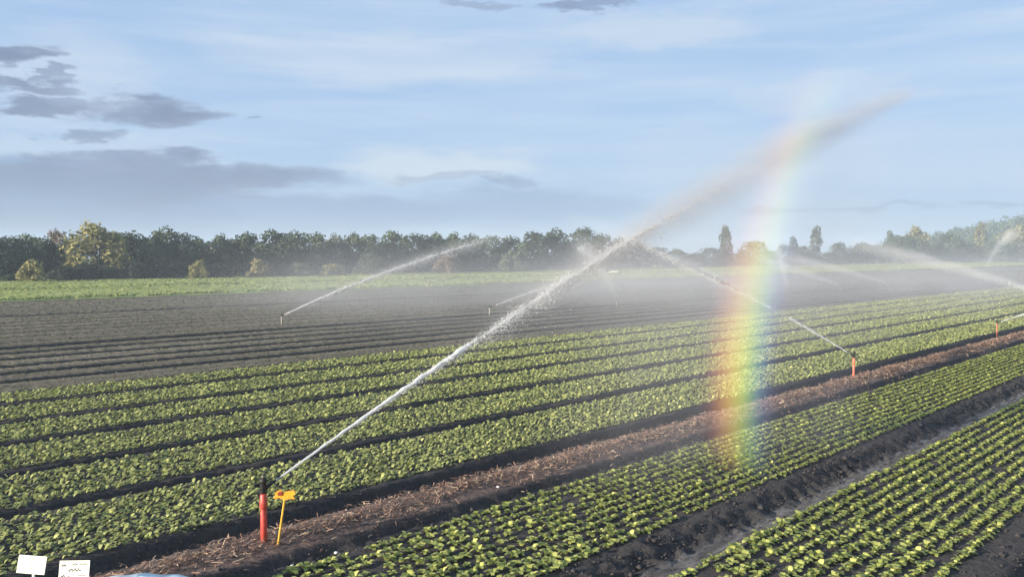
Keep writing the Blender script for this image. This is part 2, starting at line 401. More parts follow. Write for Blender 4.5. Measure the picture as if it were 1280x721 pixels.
# sparse seedlings over the dark upper field
PU, PV, PS = [], [], []
for rr in range(0, 34):
    v0 = 7.0 * H + rr * (20.4 - 7.0) * H / 34; v1 = v0 + (20.4 - 7.0) * H / 34
    u0 = -70.0
    while u0 < 230:
        dist = max(20, math.hypot(u0, v0)); s = .05 * (1 + (dist - 22) * .03); du = 4.0
        cnt = int(du * (v1 - v0) * .22 / (s * s)); PU.append(rng.uniform(u0, u0 + du, cnt)); PV.append(rng.uniform(v0, v1, cnt)); PS.append(np.full(cnt, s)); u0 += du
PU, PV, PS = map(np.concatenate, (PU, PV, PS))
k = inview(PU, PV, 30, 30) & (hz(PV) > -.02); PU, PV, PS = PU[k], PV[k], PS[k]; n = len(PU); print('tiny', n)
V, Fq, A = leaves(toW(PU, PV, np.full(n, .0)), PS, rng.uniform(0, 6.283, n), rng.uniform(.1, .8, n), rng.uniform(.5, .9, n), rng.uniform(.2, .8, n), rng.random(n))
TINY = leafy('sprout_leaf', [(0, (.06, .065, .03)), (.6, (.13, .13, .065)), (1, (.21, .20, .11))], .3)
o = link('sprouts', mesh_np('sprouts', V, Fq, A), TINY); tag(o, 'sparse grey-green sprouts scattered over the dark field behind the leafy beds', 'crop', kind='stuff')

# straw strip: loose straw
n = 26000; uu = rng.gamma(1.6, 22, n) - 3; vv = (2.595 + .02 * np.sin(uu * 1.7) + rng.normal(0, .066, n) * (1 + .35 * np.sin(uu * 2.9))) * H; k = (np.abs(vv - 2.6 * H) < .6) & inview(uu, vv, 30, 40); uu, vv = uu[k], vv[k]; n = len(uu)
dist = np.hypot(uu, vv); s = rng.uniform(.04, .13, n) * (1 + np.clip(dist - 12, 0, 200) * .012); ang = rng.normal(R(43.6 + 5), .8, n); tl = rng.normal(0, .25, n)
dv = np.stack([np.cos(ang) * np.cos(tl), np.sin(ang) * np.cos(tl), np.sin(tl)], -1) * s[:, None]; wd = np.stack([-np.sin(ang), np.cos(ang), rng.normal(0, .5, n)], -1) * (.0042 * (1 + np.clip(dist - 12, 0, 200) * .03))[:, None]
P = toW(uu, vv, hz(vv) + rng.uniform(.01, .07, n)); bow = np.stack([np.zeros(n), np.zeros(n), s * rng.uniform(-.1, .2, n)], -1)
V = np.stack([P - dv / 2 - wd, P - dv / 2 + wd, P + bow + wd, P + bow - wd, P + dv / 2 + wd, P + dv / 2 - wd], 1); b = np.arange(n)[:, None] * 6
STRAW = leafy('straw', [(0, (.09, .055, .04)), (.5, (.27, .16, .115)), (.85, (.40, .28, .19)), (1, (.54, .43, .31))], .1, .7)
o = link('straw', mesh_np('straw', V.reshape(-1, 3), np.concatenate([b + [0, 1, 2, 3], b + [3, 2, 4, 5]], 0), np.repeat(rng.random(n), 6)), STRAW)
tag(o, 'loose reddish brown straw litter strewn along the sprinkler strip', 'straw', kind='stuff')

# soil clods on the banks and tracks
n = 9000; zone = rng.choice([.66, 1.62, 1.40, 2.83, 2.39, .58], n, p=[.16, .36, .1, .16, .12, .10]); uu = rng.gamma(1.5, 10, n) + 1; vv = (zone + rng.normal(0, .055, n)) * H
k = inview(uu, vv, 20, 40); uu, vv = uu[k], vv[k]; n = len(uu); s = rng.lognormal(-4.4, .5, n) * (1 + np.clip(np.hypot(uu, vv) - 12, 0, 100) * .02)
oc = np.array([[1, 0, 0], [-1, 0, 0], [0, 1, 0], [0, -1, 0], [0, 0, .8], [0, 0, -.8]]); of = np.array([[0, 2, 4], [2, 1, 4], [1, 3, 4], [3, 0, 4], [2, 0, 5], [1, 2, 5], [3, 1, 5], [0, 3, 5]])
V = toW(uu, vv, hz(vv) + s * .3)[:, None] + oc[None] * s[:, None, None] * rng.uniform(.6, 1.3, (n, 6, 1))
CLOD = simple('clod', (.036, .033, .035), .95, .4, 30)
o = link('soil_clods', mesh_np('soil_clods', V.reshape(-1, 3), (np.arange(n)[:, None, None] * 6 + of[None]).reshape(-1, 3), nper=3), CLOD); tag(o, 'crumbled dark soil clods on the bed edges and wheel tracks', 'soil', kind='stuff')

# ------------------------------------------------------------------ meadow beyond the field
mu = np.concatenate([np.arange(-220, 900, 4.0)]); mv = np.concatenate([np.linspace(20.75 * H, 41 * H, 60), [200, 300, 500, 900]])
UU, VV = np.meshgrid(mu, mv, indexing='ij')
edge = np.clip((VV - 20.75 * H) / 1.5, 0, 1)
Z = .05 + .22 * edge + rng.normal(0, .05, UU.shape) * edge
idx = np.arange(UU.size).reshape(UU.shape); Fq = np.stack([idx[:-1, :-1], idx[1:, :-1], idx[1:, 1:], idx[:-1, 1:]], -1)
m, t = new_mat('meadow'); tc = t.n('ShaderNodeTexCoord').outputs['Object']
b1 = t.noise(t.vmul(tc, (.02, .22, 1)), 1.0, 4, .6); b2 = t.noise(tc, .5, 5, .65)
col = t.mix(t.ramp(b1, .38, .62), (.19, .24, .07), (.27, .31, .10)); col = t.mix(t.ramp(b2, .35, .7, 0, .5), col, (.21, .25, .11))
spx = t.n('ShaderNodeSeparateXYZ'); t.put(spx.inputs[0], tc)
principled(t, col, .9, b2, .2, .2)
o = link('meadow', mesh_np('meadow', np.stack([UU, VV, Z], -1), Fq, smooth=True), m); o.rotation_euler = (0, 0, math.pi / 2 - ROW); tag(o, kind='structure')
n = 280000; vv = 20.9 * H + (rng.random(n) ** 1.25) * 17 * H; uu = rng.uniform(-150, 480, n); k = inview(uu, vv, 10, 10); uu, vv = uu[k], vv[k]; n = len(uu)
dist = np.hypot(uu, vv); s = rng.uniform(.13, .27, n) * (1 + np.clip(dist - 90, 0, 500) * .004); wdt = s * rng.uniform(.3, .8, n); ang = rng.uniform(0, 6.283, n)
ridge = (np.abs(vv - 26.5 * H) < .5 * H); s = np.where(ridge, s * 1.5, s)
wd = np.stack([np.cos(ang), np.sin(ang), np.zeros(n)], -1) * wdt[:, None]; P = toW(uu, vv, np.full(n, .1)); upv = np.stack([rng.normal(0, .3, n) * s, rng.normal(0, .3, n) * s, s], -1)
V = np.stack([P - wd, P + wd, P + wd * .7 + upv, P - wd * .7 + upv], 1); b = np.arange(n)[:, None] * 4
GRASS = leafy('meadow_grass', [(0, (.13, .16, .05)), (.5, (.21, .25, .08)), (1, (.29, .32, .13))], .4, .7)
gt = np.clip(rng.normal(.5, .09, n) + .12 * np.sin(uu * .05 + vv * .35) * np.sin(vv * .21) - .3 * ridge * (np.sin(uu * .33) > -.3), 0, 1)
o = link('meadow_grass', mesh_np('meadow_grass', V.reshape(-1, 3), b + [0, 1, 2, 3], np.repeat(gt, 4)), GRASS); tag(o, 'light green meadow grass between the dark field and the treeline', 'grass', kind='stuff')

# ------------------------------------------------------------------ trees
def quad_leaves(C_, N_, size, r):
    n = len(C_); a = r.normal(0, 1, (n, 3)); a -= (a * N_).sum(1, keepdims=True) * N_; a /= np.linalg.norm(a, axis=1, keepdims=True) + 1e-9; b = np.cross(N_, a)
    s = size[:, None]; a = a * s; b = b * s * r.uniform(.5, .9, (n, 1))
    V = np.stack([C_ - a * .5 - b * .3, C_ + a * .1 - b * .55, C_ + a * .6 + b * .1, C_ - a * .1 + b * .55], 1)
    return V.reshape(-1, 3)
def crown_mesh(name, seed, shape, nl, per, lsize, lobe=(.1, .19)):
    r = np.random.default_rng(seed); cs, rs = [], []
    for i in range(nl):
        f = (i + .5) / nl
        if shape == 'broad':
            zc = .10 + .77 * f; rad = .38 * math.sin(math.pi * min(1, (f * .72 + .28))) ** .6
        elif shape == 'tall':
            zc = .2 + .73 * f; rad = .12 * math.sin(math.pi * (f * .8 + .18)) ** .5
        elif shape == 'stacked':
            zc = .16 + .76 * f; rad = .30 * (1 - f) ** .7 * (1.25 if f < .55 else .9) + .04
        else:  # bush
            zc = .12 + .66 * f; rad = .46 * math.sqrt(max(.02, 1 - (f * .95) ** 2))
        th = i * 2.4 + r.normal(0, .4); q = rad * math.sqrt(r.uniform(.25, 1))
        cs.append((q * math.cos(th), q * math.sin(th), zc + r.normal(0, .02))); rs.append(r.uniform(*lobe) * (1.0 if shape != 'tall' else .62))
    cs, rs = np.array(cs), np.array(rs); n = nl * per; li = np.repeat(np.arange(nl), per)
    d = r.normal(0, 1, (n, 3)); d[:, 2] = d[:, 2] * .9 + .15; d /= np.linalg.norm(d, axis=1, keepdims=True)
    P = cs[li] + d * rs[li][:, None] * r.uniform(.55, 1.12, (n, 1)); N_ = d + r.normal(0, .45, (n, 3)); N_ /= np.linalg.norm(N_, axis=1, keepdims=True)
    k = P[:, 2] > .01; P, N_, li = P[k], N_[k], li[k]; n = len(P)
    V = quad_leaves(P, N_, r.uniform(.7, 1.4, n) * lsize, r); Fq = np.arange(n)[:, None] * 4 + [0, 1, 2, 3]
    tint = np.clip(r.normal(.5, .16, nl)[li] + r.normal(0, .14, n), 0, 1)
    return mesh_np(name, V, Fq, np.repeat(tint, 4)), cs
def trunk_mesh(name, seed, cs, r0=.022, top=.75):
    r = random.Random(seed); mb = MB(); pts = [(r.uniform(-.01, .01) * i, r.uniform(-.01, .01) * i, -.01 + top * i / 6) for i in range(7)]
    mb.tube(pts, [r0 * (1.25 - i / 6.2) for i in range(7)], 8)
    for c in cs[::3]:
        zb = max(.08, min(top * .9, c[2] - .14)); mb.tube([(0, 0, zb), (c[0] * .5, c[1] * .5, (zb + c[2]) / 2 + .01), tuple(c)], [r0 * .5, r0 * .3, r0 * .1], 5)
    return mb.mesh(name, True)
BARK = simple('bark', (.075, .06, .048), .9, .35, 6)
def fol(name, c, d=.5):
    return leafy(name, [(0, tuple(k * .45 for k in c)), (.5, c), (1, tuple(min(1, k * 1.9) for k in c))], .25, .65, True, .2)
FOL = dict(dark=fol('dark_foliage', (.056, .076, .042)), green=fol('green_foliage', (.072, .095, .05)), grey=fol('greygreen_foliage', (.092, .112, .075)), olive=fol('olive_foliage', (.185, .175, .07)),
           tan=fol('tan_foliage', (.19, .165, .08)), brown=fol('brown_foliage', (.15, .115, .08)), deep=fol('shade_foliage', (.03, .038, .026)))  # deep: shade at the foot of the trees put into the leaf colour
PROTO = {}
for key, shape, nl, per, ls, lb in (('broad', 'broad', 22, 95, .05, (.11, .19)), ('broad2', 'broad', 26, 85, .047, (.09, .17)), ('broad3', 'broad', 17, 120, .05, (.13, .22)), ('tall', 'tall', 16, 80, .04, (.10, .17)),
                                   ('stacked', 'stacked', 20, 90, .045, (.10, .16)), ('bush', 'bush', 16, 110, .085, (.16, .27)), ('bush2', 'bush', 22, 80, .075, (.13, .22))):
    cm, cs = crown_mesh('crown', len(PROTO) + 3, shape, nl, per, ls, lb); cm.materials.append(FOL['green'])
    tm = trunk_mesh('trunk', len(PROTO), cs, .022 if 'bush' not in key else .03, .75 if 'bush' not in key else .5); tm.materials.append(BARK); PROTO[key] = (cm, tm)
def tree(px, top, width, kind, folk, label, group=None, v=37.5, base_y=None, dv=0., name='tree', cat='tree', depth=None):
    az_ = (px - 640) / F
    dpt = depth or (v + dv) * H / (SA - az_ * CA)
    loc = col_at(px, dpt); hgt = H + (321 - top + (random.uniform(-3, 3) if group else 0)) / F * dpt
    wd_ = width / F * dpt * (1.5 if kind[:5] == 'broad' else 1.1)
    o = empty(name, loc, random.uniform(0, 6.28)); natural = {'broad': .92, 'broad2': .86, 'broad3': .98, 'tall': .42, 'stacked': .8, 'bush': 1.3, 'bush2': 1.25}[kind]
    s = wd_ / natural; o.scale = (s, s, hgt / .99)
    for nm, me in zip(('crown', 'trunk'), PROTO[kind]):
        c = bpy.data.objects.new(nm, me); C.objects.link(c); c.parent = o
        if nm == 'crown': c.material_slots[0].link = 'OBJECT'; c.material_slots[0].material = FOL[folk]
    tag(o, label, cat, group); return o

LA, GA = 'dark green tree in the treeline left of the tall olive tree', 'trees left of the tall olive tree'
LB, GB = 'rounded green tree in the treeline between the tall olive tree and the round tan bush', 'trees between the olive tree and the tan bush'
LC, GC = 'hazy green tree in the treeline between the round tan bush and the big jet', 'trees in the hazy middle of the treeline'
LD, GD = 'faint grey tree in the distant treeline behind the spray right of the big jet', 'faint trees behind the spray'
for px_, tp, wd_, kd, fk in ((-12, 291, 44, 'broad', 'green'), (-40, 292, 44, 'broad3', 'dark'), (-70, 290, 44, 'broad2', 'green'), (-102, 293, 46, 'broad', 'dark'), (-136, 291, 46, 'broad3', 'green'), (12, 293, 40, 'broad3', 'dark'), (38, 290, 42, 'broad2', 'green'), (56, 297, 30, 'broad', 'dark'), (88, 294, 34, 'broad', 'green'), (22, 305, 36, 'broad3', 'green'), (64, 308, 40, 'broad2', 'dark')):
    tree(px_, tp, wd_, kd, fk, LA, GA, dv=random.uniform(0, 2.5))
tree(72, 287, 28, 'broad3', 'brown', 'brownish round-topped tree just left of the tall olive tree', dv=2)
tree(120, 276, 62, 'broad2', 'olive', 'tall sunlit olive tree rising above the left treeline', dv=-.4)
tree(142, 289, 40, 'broad', 'olive', 'lower olive tree against the right side of the tall olive tree', dv=.6)
for px_, tp, wd_, kd, fk in ((165, 291, 44, 'broad', 'dark'), (186, 294, 36, 'broad2', 'green'), (205, 284, 40, 'broad2', 'green'), (229, 289, 36, 'broad3', 'grey'), (248, 295, 34, 'broad', 'green'), (274, 292, 36, 'broad2', 'dark'),
                             (180, 305, 44, 'broad3', 'green'), (217, 303, 44, 'broad', 'grey'), (260, 304, 40, 'broad3', 'grey'), (294, 298, 34, 'broad', 'dark')):
    tree(px_, tp, wd_, kd, fk, LB, GB, dv=random.uniform(0, 2.5))
for px_, tp, wd_, kd, fk in ((310, 289, 42, 'broad', 'green'), (345, 287, 46, 'broad2', 'green'), (372, 291, 36, 'broad3', 'dark'), (396, 292, 36, 'broad', 'green'), (420, 292, 34, 'broad2', 'grey'), (443, 291, 34, 'broad', 'green'),
                             (462, 293, 34, 'broad3', 'dark'), (493, 286, 38, 'broad2', 'green'), (522, 290, 38, 'broad3', 'dark'), (545, 291, 34, 'broad', 'green'), (566, 291, 34, 'broad2', 'green'), (590, 293, 34, 'broad', 'dark'),
                             (615, 296, 36, 'broad3', 'green'), (638, 292, 36, 'broad', 'green'), (668, 290, 38, 'broad3', 'dark'), (694, 286, 38, 'broad2', 'dark'), (729, 286, 36, 'broad3', 'dark'), (752, 294, 36, 'broad', 'dark'), (774, 296, 36, 'broad2', 'dark'), (712, 302, 36, 'broad', 'dark'),
                             (330, 306, 46, 'broad3', 'green'), (360, 306, 40, 'broad', 'dark'), (408, 307, 44, 'broad3', 'grey'), (480, 304, 44, 'broad', 'dark'), (535, 305, 40, 'broad2', 'dark'), (580, 306, 40, 'broad3', 'green'), (655, 304, 40, 'broad', 'green')):
    tree(px_, tp, wd_, kd, fk, LC, GC, dv=random.uniform(0, 2.5))
for px_, tp, wd_, kd, fk in ((798, 304, 34, 'broad', 'dark'), (822, 308, 30, 'broad3', 'dark'), (846, 309, 30, 'broad2', 'green'), (868, 316, 30, 'broad', 'dark'), (887, 310, 26, 'broad3', 'dark'), (925, 314, 28, 'broad', 'dark'), (942, 304, 30, 'broad3', 'dark'), (960, 315, 28, 'broad2', 'dark'),
                             (979, 303, 22, 'broad', 'dark'), (1001, 308, 28, 'broad3', 'dark'), (1036, 313, 26, 'broad', 'dark'), (1048, 305, 22, 'broad3', 'dark'), (1062, 313, 24, 'broad2', 'dark'), (1078, 305, 26, 'broad', 'dark'), (1092, 305, 24, 'broad3', 'dark'), (1010, 316, 30, 'broad', 'dark'), (905, 316, 30, 'broad3', 'dark')):
    tree(px_, tp, wd_, kd, fk, LD, GD, dv=random.uniform(0, 2))
tree(907, 282, 24, 'stacked', 'dark', 'tiered dark tree standing above its neighbours left of the rainbow', dv=-.3)
tree(991, 296, 14, 'tall', 'dark', 'pointed small tree just right of the rainbow', dv=-.3)
tree(1020, 283, 18, 'tall', 'green', 'tall slim tree standing alone right of the rainbow', dv=-.3)
tree(1112, 289, 15, 'tall', 'grey', 'slim pale tree at the left foot of the wooded hill', dv=-.4)
tree(1145, 281, 26, 'broad2', 'olive', 'tall olive tree before the left end of the wooded hill', dv=-.4)
tree(1126, 294, 40, 'broad3', 'green', 'broad domed tree between the slim pale tree and olive tree below the hill', dv=.3)
tree(1186, 290, 30, 'broad', 'green', 'dark leafy tree before the middle of the wooded hill', dv=.2)
tree(1225, 279, 18, 'tall', 'olive', 'slim olive tree standing out against the wooded hill', dv=-.3)
tree(1206, 300, 30, 'broad2', 'grey', 'low greyish tree at the foot of the wooded hill', dv=.1)
tree(1270, 280, 40, 'broad2', 'olive', 'olive tree at the far right edge before the wooded hill', dv=-.3)
tree(1165, 305, 34, 'broad3', 'green', 'squat rounded tree below the hill between the two olive trees', dv=.0)
tree(1248, 300, 36, 'broad', 'green', 'round green tree at the foot of the hill near the right edge', dv=.0)
# bushes in front of the treeline
LS, GS = 'low dark bush at the foot of the trees below the tall olive tree', 'dark bushes under the left trees'
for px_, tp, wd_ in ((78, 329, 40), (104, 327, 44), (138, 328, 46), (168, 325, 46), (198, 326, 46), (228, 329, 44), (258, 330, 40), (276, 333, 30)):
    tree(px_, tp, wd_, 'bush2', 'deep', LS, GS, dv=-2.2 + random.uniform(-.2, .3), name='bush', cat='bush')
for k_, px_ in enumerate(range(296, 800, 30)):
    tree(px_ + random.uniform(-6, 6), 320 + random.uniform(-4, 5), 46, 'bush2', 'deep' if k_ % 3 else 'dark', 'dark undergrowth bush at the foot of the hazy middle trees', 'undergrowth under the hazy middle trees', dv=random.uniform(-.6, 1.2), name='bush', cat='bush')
tree(40, 324, 36, 'bush', 'olive', 'olive green bush at the foot of the treeline near the left edge', dv=-3.2, name='bush', cat='bush')
tree(12, 343, 26, 'bush', 'green', 'small green bush in the grass at the left edge', dv=-2, name='bush', cat='bush')
tree(95, 316, 40, 'bush2', 'olive', 'sunlit olive bush leaning on the tall olive tree from the left', dv=-.6, name='bush', cat='bush')
tree(248, 325, 30, 'bush', 'olive', 'small pale olive bush standing out among the dark bushes', dv=-3.2, name='bush', cat='bush')
tree(326, 323, 42, 'bush', 'tan', 'round tan bush standing clear in front of the treeline', dv=-3.2, name='bush', cat='bush')
tree(353, 336, 20, 'bush', 'deep', 'small dark bush right beside the round tan bush', dv=-3, name='bush', cat='bush')
tree(375, 326, 36, 'bush2', 'grey', 'greyish shrub right of the small dark bush', dv=-2.6, name='bush', cat='bush')
tree(415, 329, 40, 'bush', 'olive', 'broad pale olive bush below the hazy trees', dv=-3, name='bush', cat='bush')
tree(462, 316, 24, 'broad3', 'grey', 'small greyish willow standing alone in front of the treeline', dv=-3)
tree(560, 316, 40, 'bush2', 'brown', 'brownish bush behind the middle jet', dv=-3, name='bush', cat='bush')
tree(642, 310, 40, 'bush2', 'grey', 'spreading grey willow bush in front of the hazy trees', dv=-3, name='bush', cat='bush')

# wooded hill
hx = np.linspace(180, 900, 90); hy = np.linspace(520, 900, 50); XX, YY = np.meshgrid(hx, hy, indexing='ij')
def hill_h(x, y):
    s = np.clip((x - 250) / 170, 0, 1); s = s * s * (3 - 2 * s); e = np.clip((900 - x) / 200, 0, 1)
    return 29 * s * e * np.exp(-((y - 635) / 62) ** 2) - .4
idx = np.arange(XX.size).reshape(XX.shape); Fq = np.stack([idx[:-1, :-1], idx[1:, :-1], idx[1:, 1:], idx[:-1, 1:]], -1)
o = link('hill', mesh_np('hill', np.stack([XX, YY, hill_h(XX, YY)], -1), Fq, smooth=True), simple('hill_soil', (.07, .085, .04), .9, .3, .2)); tag(o, kind='structure')
r = np.random.default_rng(5); V, A = [], []
for i in range(900):
    y = r.uniform(545, 680); x = r.uniform(275, 560); h0 = float(hill_h(x, y)); R_ = r.uniform(2.6, 4.8); per = 46
    d = r.normal(0, 1, (per, 3)); d[:, 2] = np.abs(d[:, 2]) * .9 - .25; d /= np.linalg.norm(d, axis=1, keepdims=True)
    N_ = d + r.normal(0, .4, (per, 3)); N_ /= np.linalg.norm(N_, axis=1, keepdims=True)
    P = np.array([x, y, h0 + R_ * 1.25]) + d * np.array([R_, R_, R_ * 1.25]) * r.uniform(.7, 1.08, (per, 1))
    V.append(quad_leaves(P, N_, r.uniform(.8, 1.5, per) * 1.3, r)); A.append(np.repeat(np.clip(r.normal(.45, .15) + r.normal(0, .12, per), 0, 1), 4))
V = np.concatenate(V); o = link('woods', mesh_np('woods', V, np.arange(len(V)).reshape(-1, 4), np.concatenate(A)), FOL['green']); tag(o, 'dense green wood covering the hill at the right edge', 'wood', kind='stuff')

# ------------------------------------------------------------------ sprinklers
RED = simple('red_paint', (.43, .06, .045), .45, .22, 20); ORED = simple('orange_red_paint', (.48, .13, .08), .5, .2, 20); BLACK = simple('black_metal', (.022, .024, .024), .5, .35, 25, .3)
PALE = simple('pale_pipe', (.30, .27, .24), .5, .15, 20); YEL = simple('yellow_paint', (.75, .42, .05), .55, .2, 25); ORG = simple('orange_plate', (.80, .30, .02), .5, .18, 30); DKRED = simple('dark_red_paint', (.24, .03, .015), .6, .2, 30)
WHITEP = simple('white_board', (.72, .70, .60), .6, .1, 14); BRASS = simple('dull_brass', (.16, .15, .10), .5, .3, 30, .6)
def sprinkler(loc, az_, el_, label, paint, detail=True, h=.79, thick=1., group=None):
    """riser pipe with an impact sprinkler head; jet leaves along azimuth az_ (degrees from +Y) and elevation el_"""
    o = empty('sprinkler', loc, math.pi / 2 - R(az_)); tag(o, label, 'sprinkler', group)
    k = thick; s = h / .79; n = 18 if detail else 8
    mb = MB(); mb.lathe([(.030 * k, -.08), (.030 * k, .02 * s), (.038 * k, .03 * s), (.038 * k, .40 * s), (.034 * k, .41 * s), (.034 * k, .44 * s), (.034 * k, .48 * s)], n); mb.build('riser_pipe', paint, o, True)
    mb = MB(); mb.lathe([(.035 * k, .44 * s), (.046 * k, .452 * s), (.046 * k, .52 * s), (.040 * k, .535 * s), (.040 * k, .60 * s), (.030 * k, .612 * s), (.02 * k, .614 * s)], n); mb.build('coupling', paint, o, True)
    mb = MB(); mb.lathe([(.022 * k, .60 * s), (.022 * k, .64 * s), (.036 * k, .65 * s), (.040 * k, .69 * s), (.036 * k, .74 * s), (.044 * k, .75 * s), (.044 * k, .785 * s), (.03 * k, .80 * s)], n); hd = mb.build('head', BLACK, o, True)
    E_ = R(el_); dr = Vector((math.cos(E_), 0, math.sin(E_)))
    mb = MB(); b0 = Vector((0, 0, .665 * s)); mb.tube([b0, b0 + dr * .05, b0 + dr * .13, b0 + dr * .17], [.034 * k, .026 * k, .017 * k, .013 * k], 10); nz_ = mb.build('nozzle', BLACK, o, True)
    if detail:
        mb = MB(); mb.tube([b0 + Vector((0, .03, .05)), b0 + dr * .1 + Vector((0, .045, .05)), b0 + dr * .21 + Vector((0, .02, .03))], [.009, .008, .006], 6); mb.box(b0 + dr * .22 + Vector((0, .008, .012)), (.035, .02, .05)); mb.box(b0 + Vector((-.075, .03, .05)), (.05, .025, .035)); mb.tube([b0 + Vector((-.06, .03, .05)), b0 + Vector((0, .03, .05))], .008, 6); mb.build('hammer_arm', BLACK, o)
        mb = MB(); mb.lathe([(.012, .80 * s), (.026, .803 * s), (.022, .83 * s), (.006, .838 * s)], 12); mb.build('cap', BRASS, hd, True)
        mb = MB()
        for a_ in (0, 2.1, 4.2): mb.tube([(math.cos(a_) * .03, math.sin(a_) * .03, .05), (math.cos(a_) * .06, math.sin(a_) * .06, -.02)], .007, 6)
        mb.build('stake_foot', BLACK, o)
    return o, Vector(loc) + Matrix.Rotation(math.pi / 2 - R(az_), 3, 'Z') @ (b0 + dr * .175)

# ------------------------------------------------------------------ water jets
WATER, t = new_mat('white_water')
pb = t.n('ShaderNodeBsdfPrincipled'); pb.inputs['Base Color'].default_value = (.86, .88, .90, 1); pb.inputs['Roughness'].default_value = .25
trl = t.n('ShaderNodeBsdfTranslucent'); trl.inputs[0].default_value = (.86, .88, .9, 1); tp = t.n('ShaderNodeBsdfTransparent')
mx = t.n('ShaderNodeMixShader'); mx.inputs[0].default_value = .4; t.nt.links.new(pb.outputs[0], mx.inputs[1]); t.nt.links.new(trl.outputs[0], mx.inputs[2])
mx2 = t.n('ShaderNodeMixShader'); mx2.inputs[0].default_value = .35; t.nt.links.new(mx.outputs[0], mx2.inputs[1]); t.nt.links.new(tp.outputs[0], mx2.inputs[2])
ou = t.n('ShaderNodeOutputMaterial'); t.nt.links.new(mx2.outputs[0], ou.inputs[0])
G = 9.81
def spray_mat(name, el_, vel, L, r0, k, dens, prof, g_=-.2, nscale=1.6, col=(.93, .95, .97), sag=0., tipk=0.):
    """density falls off across the plume and follows prof [(fraction of length, density)] along it"""
    m_, t = new_mat(name); tc = t.n('ShaderNodeTexCoord').outputs['Object']; s = t.n('ShaderNodeSeparateXYZ'); t.put(s.inputs[0], tc); x, y, z = s.outputs
    E_ = R(el_); vh = vel * math.cos(E_)
    zc = t.m('SUBTRACT', t.m('MULTIPLY', x, math.tan(E_)), t.m('MULTIPLY', t.m('MULTIPLY', x, x), G / (2 * vh * vh)))
    zc = t.m('SUBTRACT', zc, t.m('MULTIPLY', x, sag))
    dz = t.m('MULTIPLY', t.m('SUBTRACT', z, zc), math.cos(E_) * .95); dd = t.m('SQRT', t.m('ADD', t.m('MULTIPLY', y, y), t.m('MULTIPLY', dz, dz)))
    rr = t.m('MULTIPLY', t.m('ADD', t.m('MULTIPLY', x, k), r0), t.ramp(x, L * .7, L, 1, 1 - tipk, False)); q = t.m('SUBTRACT', 1.0, t.m('DIVIDE', dd, rr), clamp=True); q = t.m('POWER', q, 1.4)
    cr = t.n('ShaderNodeFloatCurve'); t.put(cr.inputs['Value'], t.m('MULTIPLY', x, 1 / L)); cu = cr.mapping.curves[0]; mxv = max(p[1] for p in prof)
    pts = [(p[0], p[1] / mxv) for p in prof]
    cu.points[0].location = pts[0]; cu.points[1].location = pts[-1]
    for p in pts[1:-1]: cu.points.new(*p)
    for p in cu.points: p.handle_type = 'VECTOR'
    cr.mapping.update()
    nn = t.ramp(t.noise(t.vmul(tc, (.4, 1, 1)), nscale, 4, .6), .25, .75, .5, 1.35)
    de = t.m('MULTIPLY', t.m('MULTIPLY', t.m('MULTIPLY', q, cr.outputs[0]), nn), dens * mxv)
    vs_ = t.n('ShaderNodeVolumePrincipled'); vs_.inputs['Color'].default_value = (*col, 1); vs_.inputs['Anisotropy'].default_value = g_; t.put(vs_.inputs['Density'], de)
    o_ = t.n('ShaderNodeOutputMaterial'); t.nt.links.new(vs_.outputs[0], o_.inputs['Volume']); m_.cycles.volume_step_rate = .12; return m_
